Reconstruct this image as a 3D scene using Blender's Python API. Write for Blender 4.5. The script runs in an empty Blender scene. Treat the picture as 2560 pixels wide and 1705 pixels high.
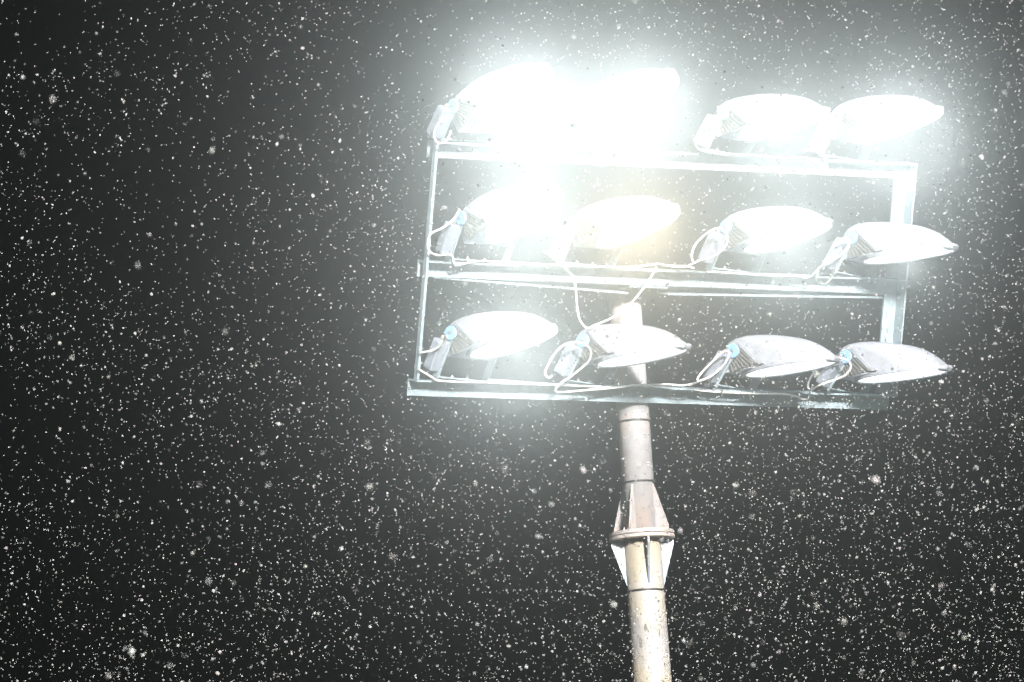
import bpy, bmesh, math, random
import numpy as np
from mathutils import Matrix, Vector

random.seed(7)
rng = np.random.default_rng(11)
scene = bpy.context.scene
COL = scene.collection

# ------------------------------------------------------------------ camera
cam_data = bpy.data.cameras.new("camera")
cam = bpy.data.objects.new("camera", cam_data)
COL.objects.link(cam)
CR = Vector((0.9973635, 0.0206535, -0.0695664))
CU = Vector((0.0718509, -0.1466560, 0.9865746))
CF = Vector((-0.0101739, 0.9889719, 0.1477534))
CAM = Vector((0.0, -60.0, 1.6))
m = Matrix.Identity(4)
for i in range(3):
    m[i][0] = CR[i]; m[i][1] = CU[i]; m[i][2] = -CF[i]; m[i][3] = CAM[i]
cam.matrix_world = m
cam_data.sensor_width = 36
cam_data.lens = 398.951
cam_data.clip_start = 0.1
cam_data.clip_end = 3000
cam_data.dof.use_dof = True
cam_data.dof.focus_distance = 60.2
cam_data.dof.aperture_fstop = 58
scene.camera = cam

# ------------------------------------------------------------------ night sky, moon-like key from the rest of the ground's lights
world = bpy.data.worlds.new("World")
scene.world = world
world.use_nodes = True
world.cycles.sampling_method = 'NONE'
wn = world.node_tree
bg = wn.nodes["Background"]
bg.inputs["Color"].default_value = (0.55, 0.62, 0.75, 1)
bg.inputs["Strength"].default_value = 0.0003

sun_data = bpy.data.lights.new("sun", 'SUN')
sun_data.energy = 4.0
sun_data.angle = math.radians(6)
sun_data.color = (1.0, 0.965, 0.93)
sun = bpy.data.objects.new("sun", sun_data)
COL.objects.link(sun)
sun_from = Vector((math.sin(math.radians(20)) * math.cos(math.radians(15)),
                   -math.cos(math.radians(20)) * math.cos(math.radians(15)),
                   math.sin(math.radians(15))))
sun.rotation_euler = sun_from.to_track_quat('Z', 'Y').to_euler()

vs = scene.view_settings
vs.view_transform = 'Standard'
vs.look = 'None'
vs.exposure = 2.2
vs.gamma = 1.0
vs.use_curve_mapping = False
cy = scene.cycles
cy.use_denoising = True
cy.max_bounces = 5
cy.diffuse_bounces = 2
cy.glossy_bounces = 2
cy.transmission_bounces = 3
cy.transparent_max_bounces = 8
cy.volume_bounces = 0
cy.sample_clamp_indirect = 1.0
cy.use_adaptive_sampling = False
cy.use_light_tree = False
cy.sample_clamp_direct = 6.0

# ------------------------------------------------------------------ helpers
def link(o):
    COL.objects.link(o)
    return o

def tag(o, label, cat, group=None):
    o["label"] = label
    o["category"] = cat
    if group:
        o["group"] = group
    return o

def empty(name, mat):
    o = link(bpy.data.objects.new(name, None))
    o.empty_display_size = 0.1
    o.matrix_world = mat
    return o

def mesh_obj(name, bm, mat, parent=None, smooth=False, bevel=0.0):
    if bevel:
        bmesh.ops.bevel(bm, geom=[e for e in bm.edges if len(e.link_faces) == 2 and e.calc_face_angle(0) > 0.5],
                        offset=bevel, segments=2, affect='EDGES', profile=0.6)
    bmesh.ops.recalc_face_normals(bm, faces=bm.faces)
    me = bpy.data.meshes.new(name)
    bm.to_mesh(me)
    bm.free()
    me.materials.append(mat)
    if smooth:
        for p in me.polygons:
            p.use_smooth = True
    o = link(bpy.data.objects.new(name, me))
    if parent is not None:
        o.parent = parent
    return o

def box(bm, x0, x1, y0, y1, z0, z1, mat=None):
    r = bmesh.ops.create_cube(bm, size=1.0)
    M = Matrix.Translation(((x0 + x1) / 2, (y0 + y1) / 2, (z0 + z1) / 2)) @ Matrix.Diagonal((abs(x1 - x0), abs(y1 - y0), abs(z1 - z0), 1))
    if mat is not None:
        M = mat @ M
    bmesh.ops.transform(bm, matrix=M, verts=r['verts'])

def prism(bm, poly, axis, lo, hi):
    """extrude a 2D polygon; axis = 'x' (poly in y,z), 'y' (poly in x,z), 'z' (poly in x,y)"""
    def P(a, b, c):
        return {'x': (c, a, b), 'y': (a, c, b), 'z': (a, b, c)}[axis]
    A = [bm.verts.new(P(a, b, lo)) for a, b in poly]
    B = [bm.verts.new(P(a, b, hi)) for a, b in poly]
    n = len(poly)
    bm.faces.new(A)
    bm.faces.new(B[::-1])
    for i in range(n):
        j = (i + 1) % n
        bm.faces.new((A[i], A[j], B[j], B[i]))

def lathe(bm, prof, seg=48, cap=True):
    rings = []
    for r, z in prof:
        rings.append([bm.verts.new((r * math.cos(2 * math.pi * k / seg), r * math.sin(2 * math.pi * k / seg), z)) for k in range(seg)])
    for a, b in zip(rings[:-1], rings[1:]):
        for k in range(seg):
            j = (k + 1) % seg
            bm.faces.new((a[k], a[j], b[j], b[k]))
    if cap:
        bm.faces.new(rings[0])
        bm.faces.new(rings[-1])

def catmull(pts, sub=6):
    P = [Vector(p) for p in pts]
    P = [P[0] * 2 - P[1]] + P + [P[-1] * 2 - P[-2]]
    out = []
    for i in range(1, len(P) - 2):
        p0, p1, p2, p3 = P[i - 1:i + 3]
        for s in range(sub):
            t = s / sub
            out.append(0.5 * ((2 * p1) + (p2 - p0) * t + (2 * p0 - 5 * p1 + 4 * p2 - p3) * t * t + (3 * p1 - p0 - 3 * p2 + p3) * t ** 3))
    out.append(P[-2])
    return out

def tube(bm, pts, r, seg=8):
    prev = None
    rings = []
    up = Vector((0.31, 0.11, 0.94)).normalized()
    for i, p in enumerate(pts):
        a = pts[max(i - 1, 0)]
        b = pts[min(i + 1, len(pts) - 1)]
        d = (b - a).normalized()
        if prev is None:
            s = d.cross(up)
            if s.length < 1e-3:
                s = d.cross(Vector((1, 0, 0)))
        else:
            s = prev - d * prev.dot(d)
        s.normalize()
        prev = s
        t = d.cross(s)
        rings.append([bm.verts.new(p + (s * math.cos(2 * math.pi * k / seg) + t * math.sin(2 * math.pi * k / seg)) * r) for k in range(seg)])
    for a, b in zip(rings[:-1], rings[1:]):
        for k in range(seg):
            j = (k + 1) % seg
            bm.faces.new((a[k], a[j], b[j], b[k]))
    bm.faces.new(rings[0])
    bm.faces.new(rings[-1])

# ------------------------------------------------------------------ materials
def new_mat(name):
    mt = bpy.data.materials.new(name)
    mt.use_nodes = True
    nt = mt.node_tree
    return mt, nt, nt.nodes["Principled BSDF"]

def galvanised(name, base, dark, rough=0.5, metal=0.15, scale=22.0, flecks=False, patches=None):
    mt, nt, b = new_mat(name)
    N, L = nt.nodes, nt.links
    tc = N.new("ShaderNodeTexCoord")
    no = N.new("ShaderNodeTexNoise"); no.inputs["Scale"].default_value = scale; no.inputs["Detail"].default_value = 6
    L.new(tc.outputs["Object"], no.inputs["Vector"])
    rp = N.new("ShaderNodeValToRGB")
    rp.color_ramp.elements[0].position = 0.32; rp.color_ramp.elements[0].color = (*dark, 1)
    rp.color_ramp.elements[1].position = 0.62; rp.color_ramp.elements[1].color = (*base, 1)
    L.new(no.outputs["Fac"], rp.inputs["Fac"])
    col = rp.outputs["Color"]
    if patches:
        n2 = N.new("ShaderNodeTexNoise"); n2.inputs["Scale"].default_value = 4.2; n2.inputs["Detail"].default_value = 3
        L.new(tc.outputs["Object"], n2.inputs["Vector"])
        r2 = N.new("ShaderNodeValToRGB")
        r2.color_ramp.elements[0].position = 0.45; r2.color_ramp.elements[0].color = (0, 0, 0, 1)
        r2.color_ramp.elements[1].position = 0.62; r2.color_ramp.elements[1].color = (1, 1, 1, 1)
        L.new(n2.outputs["Fac"], r2.inputs["Fac"])
        mx = N.new("ShaderNodeMix"); mx.data_type = 'RGBA'
        L.new(r2.outputs["Color"], mx.inputs[0]); L.new(col, mx.inputs[6]); mx.inputs[7].default_value = (*patches, 1)
        col = mx.outputs[2]
    if flecks:
        mp = N.new("ShaderNodeMapping"); mp.inputs["Scale"].default_value = (58, 58, 21); mp.inputs["Rotation"].default_value = (0.5, 0.2, 0.0)
        L.new(tc.outputs["Object"], mp.inputs["Vector"])
        n3 = N.new("ShaderNodeTexNoise"); n3.inputs["Scale"].default_value = 1.0; n3.inputs["Detail"].default_value = 2; n3.inputs["Distortion"].default_value = 1.6
        L.new(mp.outputs["Vector"], n3.inputs["Vector"])
        n4 = N.new("ShaderNodeTexNoise"); n4.inputs["Scale"].default_value = 6.0
        L.new(tc.outputs["Object"], n4.inputs["Vector"])
        ad = N.new("ShaderNodeMath"); ad.operation = 'MULTIPLY_ADD'; ad.inputs[1].default_value = 0.5; 
        L.new(n4.outputs["Fac"], ad.inputs[0]); L.new(n3.outputs["Fac"], ad.inputs[2])
        r3 = N.new("ShaderNodeValToRGB")
        r3.color_ramp.elements[0].position = 0.93; r3.color_ramp.elements[0].color = (0, 0, 0, 1)
        r3.color_ramp.elements[1].position = 0.96; r3.color_ramp.elements[1].color = (0.85, 0.85, 0.85, 1)
        L.new(ad.outputs[0], r3.inputs["Fac"])
        mx = N.new("ShaderNodeMix"); mx.data_type = 'RGBA'
        L.new(r3.outputs["Color"], mx.inputs[0]); L.new(col, mx.inputs[6]); mx.inputs[7].default_value = (0.10, 0.10, 0.06, 1)
        col = mx.outputs[2]
    L.new(col, b.inputs["Base Color"])
    b.inputs["Metallic"].default_value = metal
    b.inputs["Roughness"].default_value = rough
    bp = N.new("ShaderNodeBump"); bp.inputs["Strength"].default_value = 0.12; bp.inputs["Distance"].default_value = 0.0003
    L.new(no.outputs["Fac"], bp.inputs["Height"]); L.new(bp.outputs["Normal"], b.inputs["Normal"])
    return mt

M_frame = galvanised("galvanised frame steel", (0.29, 0.355, 0.385), (0.235, 0.295, 0.325))
M_mast = galvanised("weathered mast steel", (0.42, 0.41, 0.415), (0.35, 0.335, 0.34), patches=(0.45, 0.385, 0.35))
M_mast_low = galvanised("flecked mast steel", (0.41, 0.395, 0.385), (0.34, 0.325, 0.315), flecks=True, patches=(0.44, 0.39, 0.31))
M_shell = galvanised("cast aluminium housing", (0.375, 0.39, 0.43), (0.31, 0.325, 0.365), rough=0.42, metal=0.25, scale=40)
M_gusset = galvanised("gusset steel", (0.20, 0.25, 0.31), (0.15, 0.19, 0.24), patches=(0.24, 0.25, 0.27))
M_box = galvanised("control box aluminium", (0.27, 0.295, 0.345), (0.23, 0.255, 0.30), rough=0.45, metal=0.2, scale=30)

def plain(name, c, rough=0.5, metal=0.0):
    mt, nt, b = new_mat(name)
    N, L = nt.nodes, nt.links
    tc = N.new("ShaderNodeTexCoord")
    no = N.new("ShaderNodeTexNoise"); no.inputs["Scale"].default_value = 35; no.inputs["Detail"].default_value = 4
    L.new(tc.outputs["Object"], no.inputs["Vector"])
    rp = N.new("ShaderNodeValToRGB")
    rp.color_ramp.elements[0].position = 0.3; rp.color_ramp.elements[0].color = (*[v * 0.8 for v in c], 1)
    rp.color_ramp.elements[1].position = 0.7; rp.color_ramp.elements[1].color = (*c, 1)
    L.new(no.outputs["Fac"], rp.inputs["Fac"]); L.new(rp.outputs["Color"], b.inputs["Base Color"])
    b.inputs["Roughness"].default_value = rough; b.inputs["Metallic"].default_value = metal
    return mt

M_blue = plain("blue plastic cap", (0.20, 0.40, 0.70), 0.4)
M_black = plain("black steel band", (0.02, 0.02, 0.02), 0.6)
M_fin = plain("dark cooling fins", (0.20, 0.19, 0.18), 0.5, 0.3)
M_cable = plain("white cable sheath", (0.78, 0.78, 0.76), 0.5)
M_cable_dark = plain("grey cable sheath", (0.12, 0.13, 0.12), 0.5)
M_bolt = plain("bolt steel", (0.30, 0.27, 0.24), 0.4, 0.5)

def glowing(name, color, strength):
    mt, nt, b = new_mat(name)
    N, L = nt.nodes, nt.links
    tc = N.new("ShaderNodeTexCoord")
    no = N.new("ShaderNodeTexNoise"); no.inputs["Scale"].default_value = 9
    L.new(tc.outputs["Object"], no.inputs["Vector"])
    mr = N.new("ShaderNodeMapRange"); mr.inputs["To Min"].default_value = strength * 0.75; mr.inputs["To Max"].default_value = strength * 1.2
    L.new(no.outputs["Fac"], mr.inputs["Value"]); L.new(mr.outputs["Result"], b.inputs["Emission Strength"])
    b.inputs["Emission Color"].default_value = (*color, 1)
    b.inputs["Base Color"].default_value = (0.8, 0.8, 0.8, 1)
    b.inputs["Roughness"].default_value = 0.08
    mt.cycles.emission_sampling = 'NONE'
    return mt

COOL = (0.90, 0.98, 1.0)
WARM = (1.0, 0.83, 0.60)
M_glass_cool = glowing("lit lamp glass", COOL, 0.7)
M_glass_warm = glowing("lit warm lamp glass", WARM, 0.8)

# ------------------------------------------------------------------ ground (snow-dusted pitch under the tower)
def snow_ground():
    mt, nt, b = new_mat("snow dusted turf")
    N, L = nt.nodes, nt.links
    tc = N.new("ShaderNodeTexCoord")
    no = N.new("ShaderNodeTexNoise"); no.inputs["Scale"].default_value = 0.6; no.inputs["Detail"].default_value = 8
    L.new(tc.outputs["Object"], no.inputs["Vector"])
    rp = N.new("ShaderNodeValToRGB")
    rp.color_ramp.elements[0].position = 0.5; rp.color_ramp.elements[0].color = (0.04, 0.07, 0.03, 1)
    rp.color_ramp.elements[1].position = 0.75; rp.color_ramp.elements[1].color = (0.72, 0.74, 0.77, 1)
    L.new(no.outputs["Fac"], rp.inputs["Fac"]); L.new(rp.outputs["Color"], b.inputs["Base Color"])
    b.inputs["Roughness"].default_value = 0.9
    return mt
bm = bmesh.new()
bmesh.ops.create_grid(bm, x_segments=8, y_segments=8, size=1500)
g = mesh_obj("ground", bm, snow_ground())
g["kind"] = "structure"

# ------------------------------------------------------------------ mast
RM, RL = 0.086, 0.1
mast = tag(empty("floodlight_mast", Matrix.Identity(4)), "tall grey tubular steel mast with bolted flange joint and black bands", "mast")
bm = bmesh.new(); lathe(bm, [(0.16, 0.0), (0.155, 0.4), (RL + 0.008, 8.3), (RL, 9.1), (RL, 9.455)], 64)
mesh_obj("lower_tube", bm, M_mast_low, mast, True)
bm = bmesh.new(); lathe(bm, [(RM, 9.478), (RM, 10.82), (RM, 10.85), (RM - 0.01, 10.86)], 64)
mesh_obj("upper_tube", bm, M_mast, mast, True)
for z0, z1, rr in ((9.4425, 9.462, 0.176), (9.465, 9.486, 0.174)):
    bm = bmesh.new(); lathe(bm, [(rr - 0.003, z0), (rr, z0 + 0.003), (rr, z1 - 0.003), (rr - 0.003, z1)], 64)
    mesh_obj("flange_plate", bm, M_mast, mast)
def gusset(ang, r0, zt, zb, rbot, up):
    bm = bmesh.new()
    t = 0.006
    if up:
        prism(bm, [(r0, zb), (rbot, zb), (rbot, zb + 0.02), (r0 + 0.006, zt), (r0, zt)], 'y', -t, t)
    else:
        prism(bm, [(r0, zt), (rbot, zt), (rbot, zt - 0.025), (r0 + 0.006, zb), (r0, zb)], 'y', -t, t)
    o = mesh_obj("gusset", bm, M_mast if up else M_gusset, mast)
    o.rotation_euler.z = ang
    return o
for k, a in enumerate((-112, -22, 68, 158)):
    gusset(math.radians(a), RM - 0.003, 9.735, 9.486, 0.158, True)
for k, a in enumerate((-78, 12, 102, 192)):
    gusset(math.radians(a), RL - 0.003, 9.4425, 9.20, 0.170, False)
for k in range(8):
    a = math.radians(k * 45 + 5)
    bm = bmesh.new()
    lathe(bm, [(0.008, 9.4862), (0.008, 9.495), (0.005, 9.495), (0.005, 9.502)], 6)
    o = mesh_obj("bolt", bm, M_bolt, mast)
    o.location = (0.142 * math.cos(a), 0.142 * math.sin(a), 0)
    bm = bmesh.new()
    lathe(bm, [(0.008, 9.432), (0.008, 9.4424)], 6)
    o = mesh_obj("nut", bm, M_bolt, mast)
    o.location = (0.142 * math.cos(a), 0.142 * math.sin(a), 0)
for z, r in ((10.081, RM), (9.752, RM), (9.166, RL)):
    bm = bmesh.new()
    lathe(bm, [(r + 0.0005, z - 0.006), (r + 0.0035, z - 0.005), (r + 0.0035, z + 0.005), (r + 0.0005, z + 0.006)], 64, False)
    bd = mesh_obj("band", bm, M_black, mast)
    bm = bmesh.new(); box(bm, -0.008, 0.008, -r - 0.012, -r - 0.002, z - 0.009, z + 0.009)
    bk = mesh_obj("buckle", bm, M_black, bd)
    bk.rotation_euler.z = math.radians(70)

# ------------------------------------------------------------------ lamp frame (tilted forward on the mast head)
FC = Vector((0.2566161, -0.2908411, 10.8380066))
FU = Vector((0.8168449, 0.5768535, -0.0020801))
FV = Vector((0.1550099, -0.2160234, 0.9640051))
FN = Vector((0.5556404, -0.7877651, -0.2658757))
FM = Matrix.Identity(4)
for i in range(3):
    FM[i][0] = FU[i]; FM[i][1] = -FN[i]; FM[i][2] = FV[i]; FM[i][3] = FC[i]
def fpt(a, n, b):
    return FC + FU * a + FN * n + FV * b
W2, H2 = 1.5635, 0.629
frame = tag(empty("lighting_gantry", FM), "pale blue-grey angle-iron frame with three rails on the mast head", "gantry")
# local axes: x along the rails, y away from the lamps' side (back), z up in the frame
LEG, TH = 0.09, 0.009
def rail(z, x0, x1, xw0, xw1):
    bm = bmesh.new()
    # ledge
    box(bm, x0, x1, 0.0, LEG, z - TH, z)
    # web hanging from the ledge's back edge
    box(bm, xw0, xw1, LEG - TH, LEG - 0.0005, z - LEG, z - TH + 0.0004)
    return mesh_obj("rail", bm, M_frame, frame)
rail(H2, -W2, W2, -W2, W2 - 0.004)
rail(0.0, -W2, W2 - 0.004, -W2, W2 - 0.004)
rail(-H2, -W2, W2, -W2, W2)
# wide post: angle iron, one leg in the plane of the webs, the other standing forward
bm = bmesh.new()
prism(bm, [(W2 - LEG, LEG + 0.001), (W2 - 0.001, LEG + 0.001), (W2 - 0.001, 0.004), (W2 - 0.001 - TH, 0.004), (W2 - 0.001 - TH, LEG - TH - 0.002), (W2 - LEG, LEG - TH - 0.002)], 'z', -H2 + 0.001, H2 - TH - 0.001)
o = mesh_obj("post", bm, M_frame, frame); o["label"] = "wide angle-iron post"
# thin post
bm = bmesh.new()
box(bm, -W2 - 0.001, -W2 + 0.015, 0.002, 0.010, -H2 + 0.001, H2 - TH - 0.001)
box(bm, -W2 - 0.001, -W2 + 0.006, 0.0101, 0.03, -H2 + 0.001, H2 - TH - 0.001)
o = mesh_obj("post", bm, M_frame, frame); o["label"] = "thin post"
# support arms from the mast head to the middle rail
def arm_bar(p, qv):
    bm = bmesh.new()
    (xa, za), (xb, zb) = p, qv
    for (y0, y1, h0, h1) in ((0.0915, 0.2, -0.022, -0.012), (0.19, 0.2, -0.012, 0.05)):
        A = [bm.verts.new((xa, y, za + h)) for y, h in ((y0, h0), (y1, h0), (y1, h1), (y0, h1))]
        B = [bm.verts.new((xb, y, zb + h)) for y, h in ((y0, h0), (y1, h0), (y1, h1), (y0, h1))]
        bm.faces.new(A); bm.faces.new(B[::-1])
        for i in range(4):
            j = (i + 1) % 4
            bm.faces.new((A[i], A[j], B[j], B[i]))
    return mesh_obj("support_arm", bm, M_frame, frame)
arm_bar((-1.45, -0.075), (-0.2, -0.120))
arm_bar((0.06, -0.118), (1.545, -0.092))
# head bracket joining the middle and bottom rail to the mast
bm = bmesh.new()
prism(bm, [(-0.195, 0.2005), (0.055, 0.2005), (0.055, 0.0915), (-0.195, 0.0915)], 'z', -0.105, -0.012)
mesh_obj("head_bracket", bm, M_frame, frame)
bm = bmesh.new()
prism(bm, [(0.2008, -0.100), (0.32, -0.085), (0.32, -0.012), (0.2008, -0.012)], 'x', -0.12, -0.02)
mesh_obj("head_bracket", bm, M_mast, frame)
bm = bmesh.new()
box(bm, -0.09, 0.05, 0.0915, 0.135, -H2 - 0.075, -H2 - 0.02)
mesh_obj("foot_bracket", bm, M_frame, frame)

# ------------------------------------------------------------------ floodlights
HY = 0.165
ZR = -0.103
PROF = [(-0.085, -0.03), (-0.083, 0.01), (-0.072, 0.045), (-0.048, 0.069), (-0.01, 0.081), (0.05, 0.084), (0.11, 0.079), (0.17, 0.070), (0.23, 0.057),
        (0.29, 0.040), (0.34, 0.021), (0.38, 0.001), (0.415, -0.021), (0.445, -0.046), (0.47, -0.070), (0.487, -0.088), (0.498, -0.098)]
def plan_w(x):
    # half width of the housing in plan
    if x < 0.12:
        return HY
    t = (x - 0.12) / 0.38
    return HY * (1 - 0.62 * t ** 2.4)
def sup_n(x):
    t = min(max((x + 0.02) / 0.34, 0), 1)
    return 9.0 * (1 - t) + 2.0 * t
def housing_mesh():
    bm = bmesh.new()
    T = [-1, -0.995, -0.985, -0.97, -0.94, -0.89, -0.82, -0.72, -0.6, -0.45, -0.3, -0.15]
    T = T + [0] + [-t for t in T[::-1]]
    rows = []
    for x, z in PROF:
        n = sup_n(x); w = plan_w(x)
        row = []
        for t in T:
            h = max(1 - abs(t) ** n, 0) ** (1 / n)
            row.append(bm.verts.new((x, t * w, ZR + (z - ZR) * h)))
        rows.append(row)
    back = [bm.verts.new((-0.085, t * HY, ZR)) for t in T]
    rows.insert(0, back)
    for a, b in zip(rows[:-1], rows[1:]):
        for k in range(len(T) - 1):
            try:
                bm.faces.new((a[k], a[k + 1], b[k + 1], b[k]))
            except ValueError:
                pass
    bmesh.ops.remove_doubles(bm, verts=bm.verts, dist=0.0008)
    return bm
def rim_outline(sx, sy, n=2.15, seg=56, cx=0.226):
    out = []
    for k in range(seg):
        a = 2 * math.pi * k / seg
        c, s = math.cos(a), math.sin(a)
        out.append((cx + sx * math.copysign(abs(c) ** (2 / n), c), sy * math.copysign(abs(s) ** (2 / n), s)))
    return out
RSX, RSY = 0.281, 0.178
def rim_mesh():
    bm = bmesh.new()
    o, i = rim_outline(RSX, RSY), rim_outline(RSX - 0.022, RSY - 0.020)
    n = len(o)
    zs = (ZR - 0.016, ZR + 0.002)
    ot = [bm.verts.new((x, y, zs[1])) for x, y in o]; ob = [bm.verts.new((x, y, zs[0])) for x, y in o]
    it = [bm.verts.new((x, y, zs[1])) for x, y in i]; ib = [bm.verts.new((x, y, zs[0])) for x, y in i]
    for k in range(n):
        j = (k + 1) % n
        bm.faces.new((ot[k], ot[j], it[j], it[k])); bm.faces.new((ob[j], ob[k], ib[k], ib[j]))
        bm.faces.new((ot[j], ot[k], ob[k], ob[j])); bm.faces.new((it[k], it[j], ib[j], ib[k]))
    return bm
def glass_mesh():
    bm = bmesh.new()
    prism(bm, rim_outline(RSX - 0.0225, RSY - 0.0205), 'z', ZR - 0.010, ZR - 0.002)
    return bm
def fins_mesh(side):
    bm = bmesh.new()
    y = HY
    for s in (side,):
        lo, hi = sorted((s * (y - 0.02), s * (y + 0.002)))
        prism(bm, [(0.03, 0.018), (0.128, -0.088), (-0.04, -0.1065), (-0.04, -0.05)], 'y', lo, hi)
        for k in range(7):
            t = k / 6
            lo2, hi2 = sorted((s * (y + 0.0015), s * (y + 0.016)))
            x0, z0 = 0.022 - 0.062 * t, 0.012 - 0.062 * t
            x1, z1 = 0.118 - 0.15 * t, -0.088 - 0.014 * t
            d = Vector((z0 - z1, x1 - x0)).normalized() * 0.0035
            prism(bm, [(x0 - d.x, z0 - d.y), (x0 + d.x, z0 + d.y), (x1 + d.x, z1 + d.y), (x1 - d.x, z1 - d.y)], 'y', lo2, hi2)
    return bm
def bar_mesh(side):
    bm = bmesh.new()
    for s in (side,):
        lo, hi = sorted((s * (HY + 0.0005), s * (HY + 0.014)))
        prism(bm, [(0.006, 0.046), (0.022, 0.052), (0.146, -0.086), (0.130, -0.094)], 'y', lo, hi)
        lo, hi = sorted((s * (HY - 0.004), s * (HY + 0.02)))
        prism(bm, [(0.128, -0.094), (0.165, -0.094), (0.165, -0.080), (0.140, -0.068)], 'y', lo, hi)
    return bm
def cap_mesh(s):
    bm = bmesh.new()
    prof = [(0.038, 0.0), (0.038, 0.010), (0.034, 0.014), (0.010, 0.014), (0.010, 0.010), (0.0005, 0.010)]
    lathe(bm, prof, 28)
    # two grip notches
    rot = Matrix.Rotation(math.radians(90 if s < 0 else -90), 4, 'X')
    bmesh.ops.transform(bm, matrix=Matrix.Translation((0, s * (HY + 0.0365), 0)) @ rot, verts=bm.verts)
    return bm
def screw_mesh(s):
    bm = bmesh.new()
    lathe(bm, [(0.008, 0.010), (0.008, 0.019), (0.005, 0.021)], 10)
    rot = Matrix.Rotation(math.radians(90 if s < 0 else -90), 4, 'X')
    bmesh.ops.transform(bm, matrix=Matrix.Translation((0, s * (HY + 0.0365), 0)) @ rot, verts=bm.verts)
    return bm
def latch_mesh():
    bm = bmesh.new()
    prism(bm, [(0.460, ZR - 0.019), (0.507, ZR - 0.021), (0.520, ZR - 0.008), (0.516, ZR + 0.006), (0.494, ZR + 0.014), (0.458, ZR + 0.022)], 'y', -0.03, 0.03)
    return bm
SH = {}
def shared(name, maker, mat, smooth=False, bevel=0.0):
    key = (name, mat.name)
    if key not in SH:
        o = mesh_obj(name, maker(), mat, None, smooth, bevel)
        SH[key] = o.data
        bpy.data.objects.remove(o)
    return SH[key]
def inst(name, maker, mat, parent, smooth=False, key=None, bevel=0.0):
    me = shared(key or name, maker, mat, smooth, bevel)
    o = link(bpy.data.objects.new(name, me))
    o.parent = parent
    return o

# key: (azimuth of the aim from the camera side, place along the rail, pivot height over the rail, row, tilt, watts, warm)
LAMPS = {
 'L11': (42, -1.3376, 0.1583, 28, 28, False),
 'L12': (45, -0.5633, 0.1773, 26, 23, False),
 'L13': (58, 0.3071, 0.1789, 8, 16, False),
 'L14': (55, 1.0756, 0.1954, 10, 27, False),
 'L21': (42, -1.2207, 0.2021, 22, 14.5, False),
 'L22': (48, -0.5262, 0.2019, 14, 11.5, True),
 'L23': (52, 0.4282, 0.2049, 9, 13, False),
 'L24': (60, 1.2076, 0.1743, 1, 3, False),
 'L31': (50, -1.2643, 0.2205, 9, 16, False),
 'L32': (58, -0.4652, 0.1999, 3, 0, False),
 'L33': (60, 0.4935, 0.1702, 2, 0, False),
 'L34': (60, 1.2352, 0.1582, 0, 0, False),
}
ROWZ = {1: H2, 2: 0.0, 3: -H2}
ROWNAME = {1: "top", 2: "middle", 3: "bottom"}
WHERE = {1: "nearest the thin post", 2: "second from the thin post", 3: "second from the wide post", 4: "nearest the wide post"}

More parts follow.
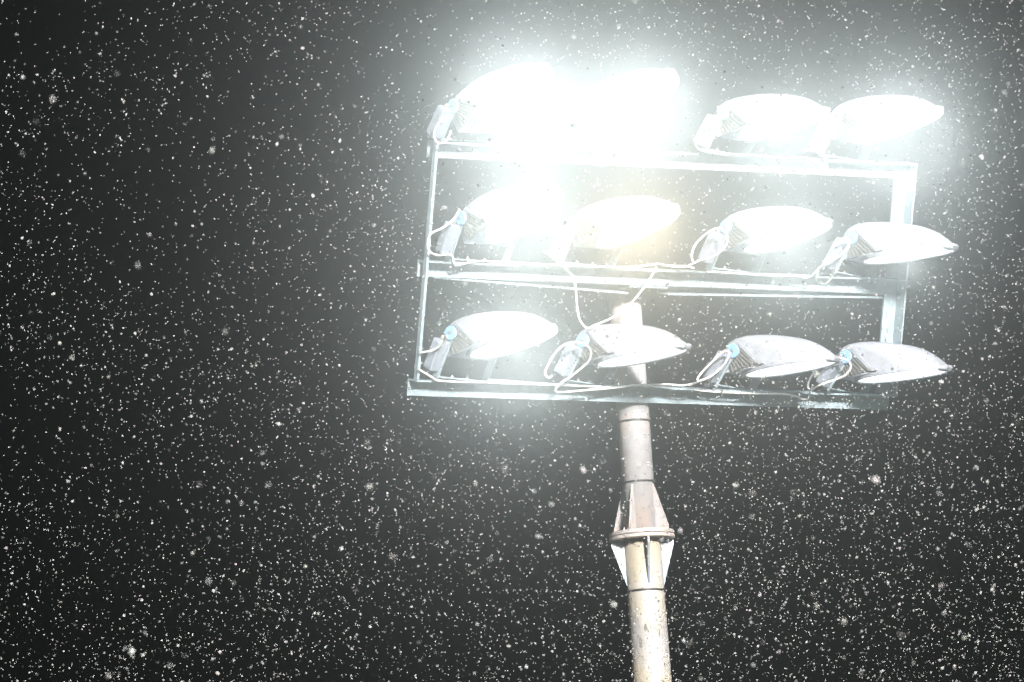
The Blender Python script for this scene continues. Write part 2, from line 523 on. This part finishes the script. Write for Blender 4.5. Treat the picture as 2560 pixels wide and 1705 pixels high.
def floodlight(key, az, a, h, tilt, watts, warm, label):
    row = int(key[1])
    base = fpt(a, -0.045, ROWZ[row] + 0.0005)
    root = empty("floodlight", Matrix.Translation(base) @ Matrix.Rotation(math.radians(az - 90), 4, 'Z'))
    tag(root, label, "floodlight", "floodlights on the mast frame")
    # yoke: base strap on the rail, two leaning arms
    yk = None
    bm = bmesh.new()
    box(bm, -0.024, 0.024, -HY - 0.036, HY + 0.036, 0.001, 0.008)
    yk = mesh_obj("yoke", bm, M_frame, root, bevel=0.0015)
    for s in (-1, 1):
        bm = bmesh.new()
        yy0, yy1 = sorted((s * (HY + 0.029), s * (HY + 0.036)))
        d = Vector((0.14, h)).normalized(); nrm = Vector((d.y, -d.x)) * 0.025
        p0, p1 = Vector((0, 0.004)), Vector((0.14, h)) + d * 0.012
        prism(bm, [tuple(p0 + nrm), tuple(p1 + nrm * 0.7), tuple(p1 - nrm * 0.7), tuple(p0 - nrm)], 'y', yy0, yy1)
        mesh_obj("arm", bm, M_frame, yk)
        bm = bmesh.new()
        lathe(bm, [(0.013, s * HY), (0.013, s * (HY + 0.029))], 12)
        bmesh.ops.transform(bm, matrix=Matrix.Translation((0.14, 0, h)) @ Matrix.Rotation(math.radians(-90), 4, 'X'), verts=bm.verts)
        mesh_obj("pivot", bm, M_bolt, yk)
    for yb in (-0.06, 0.06):
        bm = bmesh.new(); lathe(bm, [(0.010, 0.0082), (0.010, 0.018), (0.006, 0.019), (0.006, 0.026)], 6)
        o = mesh_obj("bolt", bm, M_bolt, yk); o.location = (0, yb, 0)
    # ignitor box on the near arm
    d = Vector((0.14, 0, h)).normalized()
    ang = math.atan2(h, 0.14)
    bm = bmesh.new(); box(bm, -0.085, 0.085, -0.033, 0.033, -0.03, 0.03)
    bx = mesh_obj("ignitor_box", bm, M_box, root, bevel=0.006)
    bx.matrix_local = Matrix.Translation((0.065, -HY - 0.072, h * 0.5)) @ Matrix.Rotation(-ang, 4, 'Y') @ Matrix.Translation((0, 0, 0.012))
    bm = bmesh.new(); box(bm, -0.074, 0.074, -0.0365, -0.0332, -0.024, 0.024)
    mesh_obj("lid", bm, M_box, bx, bevel=0.001)
    bm = bmesh.new(); lathe(bm, [(0.011, 0.0852), (0.011, 0.1), (0.007, 0.112)], 10)
    bmesh.ops.transform(bm, matrix=Matrix.Rotation(math.radians(90), 4, 'Y'), verts=bm.verts)
    mesh_obj("cable_gland", bm, M_bolt, bx)
    # head, tilting about the pivot
    head = inst("housing", housing_mesh, M_shell, root, True)
    head.matrix_local = Matrix.Translation((0.14, 0, h)) @ Matrix.Rotation(math.radians(-tilt), 4, 'Y')
    inst("rim", rim_mesh, M_shell, head)
    gl = inst("glass", glass_mesh, M_glass_warm if warm else M_glass_cool, head)
    inst("latch", latch_mesh, M_shell, head)
    for s in (-1, 1):
        inst("cooling_fins", lambda: fins_mesh(s), M_fin, head, key="fins%d" % s)
        inst("clamp_bar", lambda: bar_mesh(s), M_shell, head, key="bar%d" % s)
        cp = inst("side_cap", lambda: cap_mesh(s), M_blue, head, key="side_cap%d" % s)
        inst("screw", lambda: screw_mesh(s), M_bolt, cp, key="screw%d" % s)
    if watts <= 0:
        return root
    # the lamp's own light, just under its glass
    ld = bpy.data.lights.new("lamp_light", 'SPOT')
    ld.energy = watts * 0.5
    ld.color = WARM if warm else COOL
    ld.spot_size = math.radians(168)
    ld.spot_blend = 0.7
    ld.shadow_soft_size = 0.025
    lo = link(bpy.data.objects.new("lamp_light", ld))
    lo.parent = head
    lo.location = (0.23, 0, ZR - (0.045 if key[2] in "12" and row < 3 else 0.075))
    dirv = Vector((0.88, 0, -0.475))
    lo.rotation_euler = (-dirv).to_track_quat('Z', 'Y').to_euler()
    return root

for key, (az, a, h, tilt, watts, warm) in LAMPS.items():
    row, colm = int(key[1]), int(key[2])
    extra = {"L22": "warm amber-white floodlight", "L24": "pale blue-white floodlight", "L13": "glaring white floodlight"}.get(key, "white floodlight with blue side cap")
    floodlight(key, az, a, h, tilt, watts, warm, f"{extra} on the {ROWNAME[row]} rail, {WHERE[colm]}")

# ------------------------------------------------------------------ cables
CABLES = {
 'c11':[[-1.5967,0.1,0.7644],[-1.6208,0.0857,0.7271],[-1.6329,0.0714,0.6903],[-1.6198,0.0571,0.6545],[-1.5967,0.0571,0.6281],[-1.5691,0.0714,0.6305],[-1.5531,0.0857,0.6558],[-1.5479,0.1,0.6963]],
 'c21':[[-1.4645,0.12,0.2883],[-1.4768,0.1025,0.2472],[-1.4988,0.085,0.2096],[-1.5445,0.0675,0.1751],[-1.582,0.05,0.1526],[-1.597,0.045,0.1204],[-1.5935,0.04,0.081],[-1.5712,0.035,0.0501],[-1.5198,0.03,0.0356],[-1.4425,0.0255,0.0416],[-1.4196,0.021,0.0301],[-1.4042,0.0165,-0.0011],[-1.3857,0.012,-0.015],[-1.326,0.012,-0.003],[-1.2429,0.012,0.0114],[-1.0357,0.012,0.0118],[-0.8462,0.012,0.0069]],
 'c22':[[-0.9814,0.012,0.005],[-0.7339,0.012,0.0079],[-0.4545,0.012,0.0056],[-0.2656,0.012,0.011],[-0.153,0.012,0.0252],[-0.0853,0.012,0.0324],[-0.0312,0.012,0.0259],[0.0986,0.012,0.0257],[0.1377,0.012,0.0169]],
 'cV':[[-0.899,0.1,0.085],[-0.8026,0.0867,0.037],[-0.7206,0.0733,-0.0147],[-0.6661,0.06,-0.0549],[-0.642,0.056,-0.117],[-0.6435,0.08,-0.1895],[-0.6418,0.104,-0.2556],[-0.6321,0.128,-0.2902],[-0.5958,0.128,-0.3128],[-0.5321,0.104,-0.2961],[-0.4354,0.08,-0.2677],[-0.3326,0.056,-0.2234],[-0.2616,0.044,-0.1693],[-0.1949,0.036,-0.0991],[-0.1496,0.028,-0.0421],[-0.108,0.02,0.0149]],
 'c23':[[-0.0077,0.012,0.0207],[0.0273,0.0413,0.0248],[0.0481,0.0707,0.0304],[0.072,0.1,0.0513],[0.0977,0.1333,0.0727],[0.1328,0.1667,0.0925],[0.1536,0.2,0.1157],[0.1874,0.2067,0.148],[0.1996,0.2133,0.1872],[0.1867,0.22,0.2218],[0.1731,0.2133,0.2417],[0.1442,0.2067,0.2515],[0.1124,0.2,0.2441],[0.0685,0.2,0.2197],[0.0215,0.2,0.18],[-0.0069,0.2,0.141],[-0.0142,0.2,0.0988],[-0.0041,0.2,0.0686],[0.0059,0.2,0.0613]],
 'c24':[[0.2244,0.012,0.0032],[0.3765,0.012,0.0003],[0.5173,0.012,-0.0029],[0.6582,0.012,-0.0043],[0.7969,0.0152,-0.0015],[0.8181,0.0205,-0.0017],[0.8614,0.0258,-0.0082],[0.8882,0.0376,0.0001],[0.8893,0.0759,0.0252],[0.8945,0.1141,0.0608],[0.9306,0.1524,0.0954],[0.9671,0.1694,0.1235],[0.9967,0.1812,0.1551],[1.0083,0.1929,0.1862],[1.0056,0.2,0.2121],[0.9864,0.2,0.2232],[0.9556,0.2,0.2209],[0.9268,0.2,0.201]],
 'c24b':[[0.979,0.12,0.0515],[0.9811,0.1143,0.0215],[0.9677,0.1086,-0.009],[0.9432,0.1029,-0.0315],[0.9071,0.1029,-0.0326],[0.8832,0.1086,-0.0159],[0.8743,0.1143,0.0055],[0.877,0.12,0.0398]],
 'c32':[[-0.8449,0.2,-0.5632],[-0.8611,0.2,-0.5744],[-0.8835,0.2,-0.5678],[-0.8924,0.2,-0.5446],[-0.8769,0.2,-0.5046],[-0.8549,0.2,-0.4643],[-0.8227,0.204,-0.4234],[-0.7848,0.208,-0.3949],[-0.741,0.212,-0.3824],[-0.6958,0.216,-0.3825],[-0.658,0.22,-0.3954],[-0.6128,0.196,-0.422],[-0.5911,0.172,-0.4529],[-0.5864,0.148,-0.4879],[-0.5977,0.124,-0.5162],[-0.6217,0.1,-0.5484],[-0.6513,0.084,-0.5799],[-0.6814,0.068,-0.6059],[-0.6988,0.052,-0.628],[-0.7031,0.036,-0.6498],[-0.6863,0.02,-0.6656],[-0.6415,0.0184,-0.6665],[-0.5106,0.0168,-0.6542],[-0.3793,0.0152,-0.642],[-0.2696,0.0136,-0.6302],[-0.1817,0.012,-0.619],[-0.0844,0.0296,-0.6128],[-0.009,0.0472,-0.6052],[0.0673,0.0648,-0.6067],[0.1207,0.0824,-0.5998],[0.1535,0.1,-0.586],[0.1537,0.12,-0.5766],[0.1965,0.14,-0.556],[0.2222,0.16,-0.5324],[0.2468,0.18,-0.4984],[0.2626,0.2,-0.4612],[0.2804,0.2,-0.4296],[0.2828,0.2,-0.4122],[0.2693,0.2,-0.4039],[0.2441,0.2,-0.4046],[0.2167,0.2,-0.4244],[0.186,0.2,-0.4529],[0.1476,0.2,-0.4885],[0.1135,0.2,-0.5239],[0.0912,0.2,-0.5522],[0.0928,0.2,-0.5677]],
 'c32b':[[-1.1204,0.012,-0.6146],[-0.8157,0.012,-0.6246],[-0.6497,0.012,-0.6294],[-0.4658,0.012,-0.6319],[-0.3341,0.012,-0.6339]],
 'c34':[[0.2054,0.012,-0.634],[0.3355,0.0138,-0.6398],[0.5036,0.0157,-0.6423],[0.6721,0.0175,-0.643],[0.7982,0.0194,-0.6413],[0.8537,0.0323,-0.6482],[0.8973,0.0508,-0.6607],[0.9138,0.0692,-0.6583],[0.9105,0.0877,-0.6301],[0.8955,0.1077,-0.6262],[0.8937,0.1308,-0.6028],[0.9131,0.1538,-0.5788],[0.958,0.1769,-0.5542],[1.0033,0.2,-0.533],[1.0489,0.2046,-0.5104],[1.0728,0.2092,-0.4849],[1.0754,0.2138,-0.4599],[1.0567,0.2185,-0.4355],[1.0266,0.2169,-0.4226],[0.9912,0.2123,-0.4206],[0.9566,0.2077,-0.4255],[0.9147,0.2031,-0.4411],[0.8696,0.2,-0.4774],[0.8357,0.2,-0.52],[0.8185,0.2,-0.5587],[0.8168,0.2,-0.5831],[0.8264,0.2,-0.5933]],
 'c31':[[-1.532,0.2,-0.3744],[-1.5207,0.1667,-0.4002],[-1.5185,0.1333,-0.4263],[-1.5257,0.1,-0.4489],[-1.5424,0.0733,-0.4654],[-1.5599,0.0467,-0.4745],[-1.573,0.02,-0.4815]],
 'c31b':[[-1.5735,0.02,-0.5681],[-1.5403,0.02,-0.5842],[-1.4931,0.02,-0.6056],[-1.4593,0.019,-0.6218],[-1.4342,0.016,-0.6271],[-1.3189,0.013,-0.6301],[-1.1371,0.012,-0.6281],[-0.955,0.012,-0.6294],[-0.7222,0.012,-0.629]],
 'c13':[[0.1071,0.15,0.8951],[0.1277,0.14,0.8531],[0.121,0.13,0.8062],[0.0752,0.12,0.7768],[0.0435,0.0967,0.7467],[0.0361,0.0733,0.7061],[0.0549,0.05,0.6818],[0.0993,0.0373,0.6517],[0.2026,0.0247,0.6391],[0.2588,0.012,0.6324],[0.3518,0.012,0.6359],[0.4922,0.012,0.635],[0.6432,0.012,0.6276],[0.81,0.0147,0.634],[0.8668,0.0173,0.6133],[0.9485,0.02,0.5819]],
 'c14':[[0.7598,0.06,0.671],[0.7778,0.0533,0.6787],[0.8393,0.0467,0.6766],[0.8931,0.04,0.6587],[0.9238,0.0333,0.6362],[0.9374,0.0267,0.5975],[0.9515,0.02,0.5805]],
}
CLABEL = {
 'c11': "white cable loop hanging at the thin post end of the top rail",
 'c21': "white cable curling round the thin post onto the middle rail",
 'c22': "white cable lying along the middle rail in front of the mast head",
 'cV': "white cable hanging in a deep V below the middle rail",
 'c23': "white cable looped round the ignitor box of the middle rail's third floodlight",
 'c24': "white cable along the middle rail up to the floodlight by the wide post",
 'c24b': "dark grey cable loop hanging below the middle rail by the wide post",
 'c32': "long white cable looping between two floodlights over the bottom rail and mast",
 'c32b': "white cable lying straight along the bottom rail left of the mast",
 'c34': "white cable along the bottom rail looping up to the floodlight by the wide post",
 'c31': "short white cable from the thin post to the bottom rail's first floodlight",
 'c31b': "white cable dropping from the thin post onto the bottom rail",
 'c13': "white cable loop along the top rail at the third floodlight",
 'c14': "short white cable crook on the top rail near the wide post",
}
CLABEL['c32b'] = "straight white cable strapped along the bottom rail beside the mast"
for key, pts in CABLES.items():
    P = catmull([fpt(*p) for p in pts], 6)
    bm = bmesh.new()
    tube(bm, P, 0.0058 if key != 'c24b' else 0.008, 8)
    o = mesh_obj("power_cable", bm, M_cable_dark if key == 'c24b' else M_cable, None, True)
    tag(o, CLABEL[key], "cable", "cables on the lamp frame")

# ------------------------------------------------------------------ falling snow
def snow():
    mt = bpy.data.materials.new("snowflake")
    mt.use_nodes = True
    nt = mt.node_tree; N, L = nt.nodes, nt.links
    N.remove(N["Principled BSDF"])
    out = N["Material Output"]
    at = N.new("ShaderNodeAttribute"); at.attribute_name = "shade"
    df = N.new("ShaderNodeBsdfDiffuse"); tr = N.new("ShaderNodeBsdfTranslucent")
    mx = N.new("ShaderNodeMixShader"); mx.inputs[0].default_value = 0.5
    L.new(at.outputs["Color"], df.inputs["Color"]); L.new(at.outputs["Color"], tr.inputs["Color"])
    L.new(df.outputs[0], mx.inputs[1]); L.new(tr.outputs[0], mx.inputs[2])
    tp = N.new("ShaderNodeBsdfTransparent"); m2 = N.new("ShaderNodeMixShader"); m2.inputs[0].default_value = 0.42
    L.new(mx.outputs[0], m2.inputs[1]); L.new(tp.outputs[0], m2.inputs[2]); L.new(m2.outputs[0], out.inputs["Surface"])
    # base flake
    bm = bmesh.new(); bmesh.ops.create_icosphere(bm, subdivisions=1, radius=1.0)
    bm.verts.ensure_lookup_table()
    V = np.array([v.co[:] for v in bm.verts]); F = np.array([[v.index for v in f.verts] for f in bm.faces]); bm.free()
    NF = 112000
    n = NF
    # a wedge of snowy air between the spectator and the tower, much wider than the view
    fwd = np.array((-0.0101739, 0.9889719, 0.1477534)); rt = np.array((0.99995, 0.0103, 0.0)); up = np.cross(rt, fwd)
    t = np.concatenate([9 + 20 * rng.random(int(n * 0.015)), 22 + 46 * rng.random(n - int(n * 0.015)) ** 0.75])
    ax = (rng.random(n) * 2 - 1) * 0.075
    ay = (rng.random(n) * 2 - 1) * 0.052
    # gusts: thicker low down and to the lee side of the mast
    dens = 0.58 - 7.5 * ay + 4.2 * ax + 0.12 * np.sin(ax * 150 + 3 * np.sin(ay * 120))
    keep = rng.random(n) < np.clip(dens, 0.12, 1.0)
    t, ax, ay = t[keep], ax[keep], ay[keep]; n = len(t)
    P = np.array((0, -60, 1.6)) + t[:, None] * (fwd + ax[:, None] * rt + ay[:, None] * up)
    ok = P[:, 2] > 0.05
    P, t = P[ok], t[ok]; n = len(t)
    size = 0.0024 * np.exp(rng.normal(0, 0.30, n)) * (0.62 + 0.38 * np.minimum(t, 50) / 50)
    size = np.maximum(size, t * 0.000050)
    big = rng.random(n) < 0.02
    size[big] *= 1.5
    sc = size[:, None] * np.exp(rng.normal(0, 0.22, (n, 3)))
    # random rotations
    qn = rng.normal(size=(n, 4)); qn /= np.linalg.norm(qn, axis=1)[:, None]
    w, x, y, z = qn.T
    R = np.stack([np.stack([1 - 2 * (y * y + z * z), 2 * (x * y - z * w), 2 * (x * z + y * w)], -1),
                  np.stack([2 * (x * y + z * w), 1 - 2 * (x * x + z * z), 2 * (y * z - x * w)], -1),
                  np.stack([2 * (x * z - y * w), 2 * (y * z + x * w), 1 - 2 * (x * x + y * y)], -1)], 1)
    lumpy = 1 + 0.18 * rng.normal(size=(n, len(V)))
    VV = np.einsum('nij,nkj->nki', R, V[None] * sc[:, None, :] * lumpy[:, :, None]) + P[:, None, :]
    nv = len(V)
    verts = VV.reshape(-1, 3).astype(np.float32)
    faces = (F[None] + (np.arange(n) * nv)[:, None, None]).reshape(-1, 3).astype(np.int32)
    me = bpy.data.meshes.new("falling_snow")
    me.vertices.add(len(verts)); me.vertices.foreach_set("co", verts.ravel())
    me.loops.add(faces.size); me.loops.foreach_set("vertex_index", faces.ravel())
    me.polygons.add(len(faces)); me.polygons.foreach_set("loop_start", np.arange(0, faces.size, 3, dtype=np.int32))
    me.polygons.foreach_set("use_smooth", np.ones(len(faces), dtype=bool))
    me.update(calc_edges=True)
    sh = np.repeat(np.clip(rng.beta(1.5, 1.0, n), 0.2, 0.96), nv)
    tint = np.repeat(rng.normal(0, 0.03, (n, 3)), nv, axis=0)
    c = np.concatenate([np.clip(sh[:, None] * (1 + tint), 0, 0.97), np.ones((len(sh), 1))], 1).astype(np.float32)
    ca = me.color_attributes.new("shade", 'FLOAT_COLOR', 'POINT')
    ca.data.foreach_set("color", c.ravel())
    me.materials.append(mt)
    o = link(bpy.data.objects.new("falling_snow", me))
    o["kind"] = "stuff"
    tag(o, "countless small white snowflakes drifting through the night air", "snow")
    return o
snow()

# ------------------------------------------------------------------ haze: the snowy, misty air that carries the lamps' glow
bm = bmesh.new()
box(bm, -45, 45, -64, 90, -1.0, 13.0)
mt = bpy.data.materials.new("snow haze")
mt.use_nodes = True
nt = mt.node_tree
nt.nodes.remove(nt.nodes["Principled BSDF"])
pv = nt.nodes.new("ShaderNodeVolumePrincipled")
pv.inputs["Color"].default_value = (0.92, 0.95, 0.925, 1)
pv.inputs["Density"].default_value = 0.008
pv.inputs["Anisotropy"].default_value = 0.9865
nt.links.new(pv.outputs["Volume"], nt.nodes["Material Output"].inputs["Volume"])
hz = mesh_obj("haze", bm, mt)
mt.cycles.volume_sampling = 'DISTANCE'
hz["kind"] = "stuff"
tag(hz, "thin snowy mist glowing around the lit floodlights", "haze")
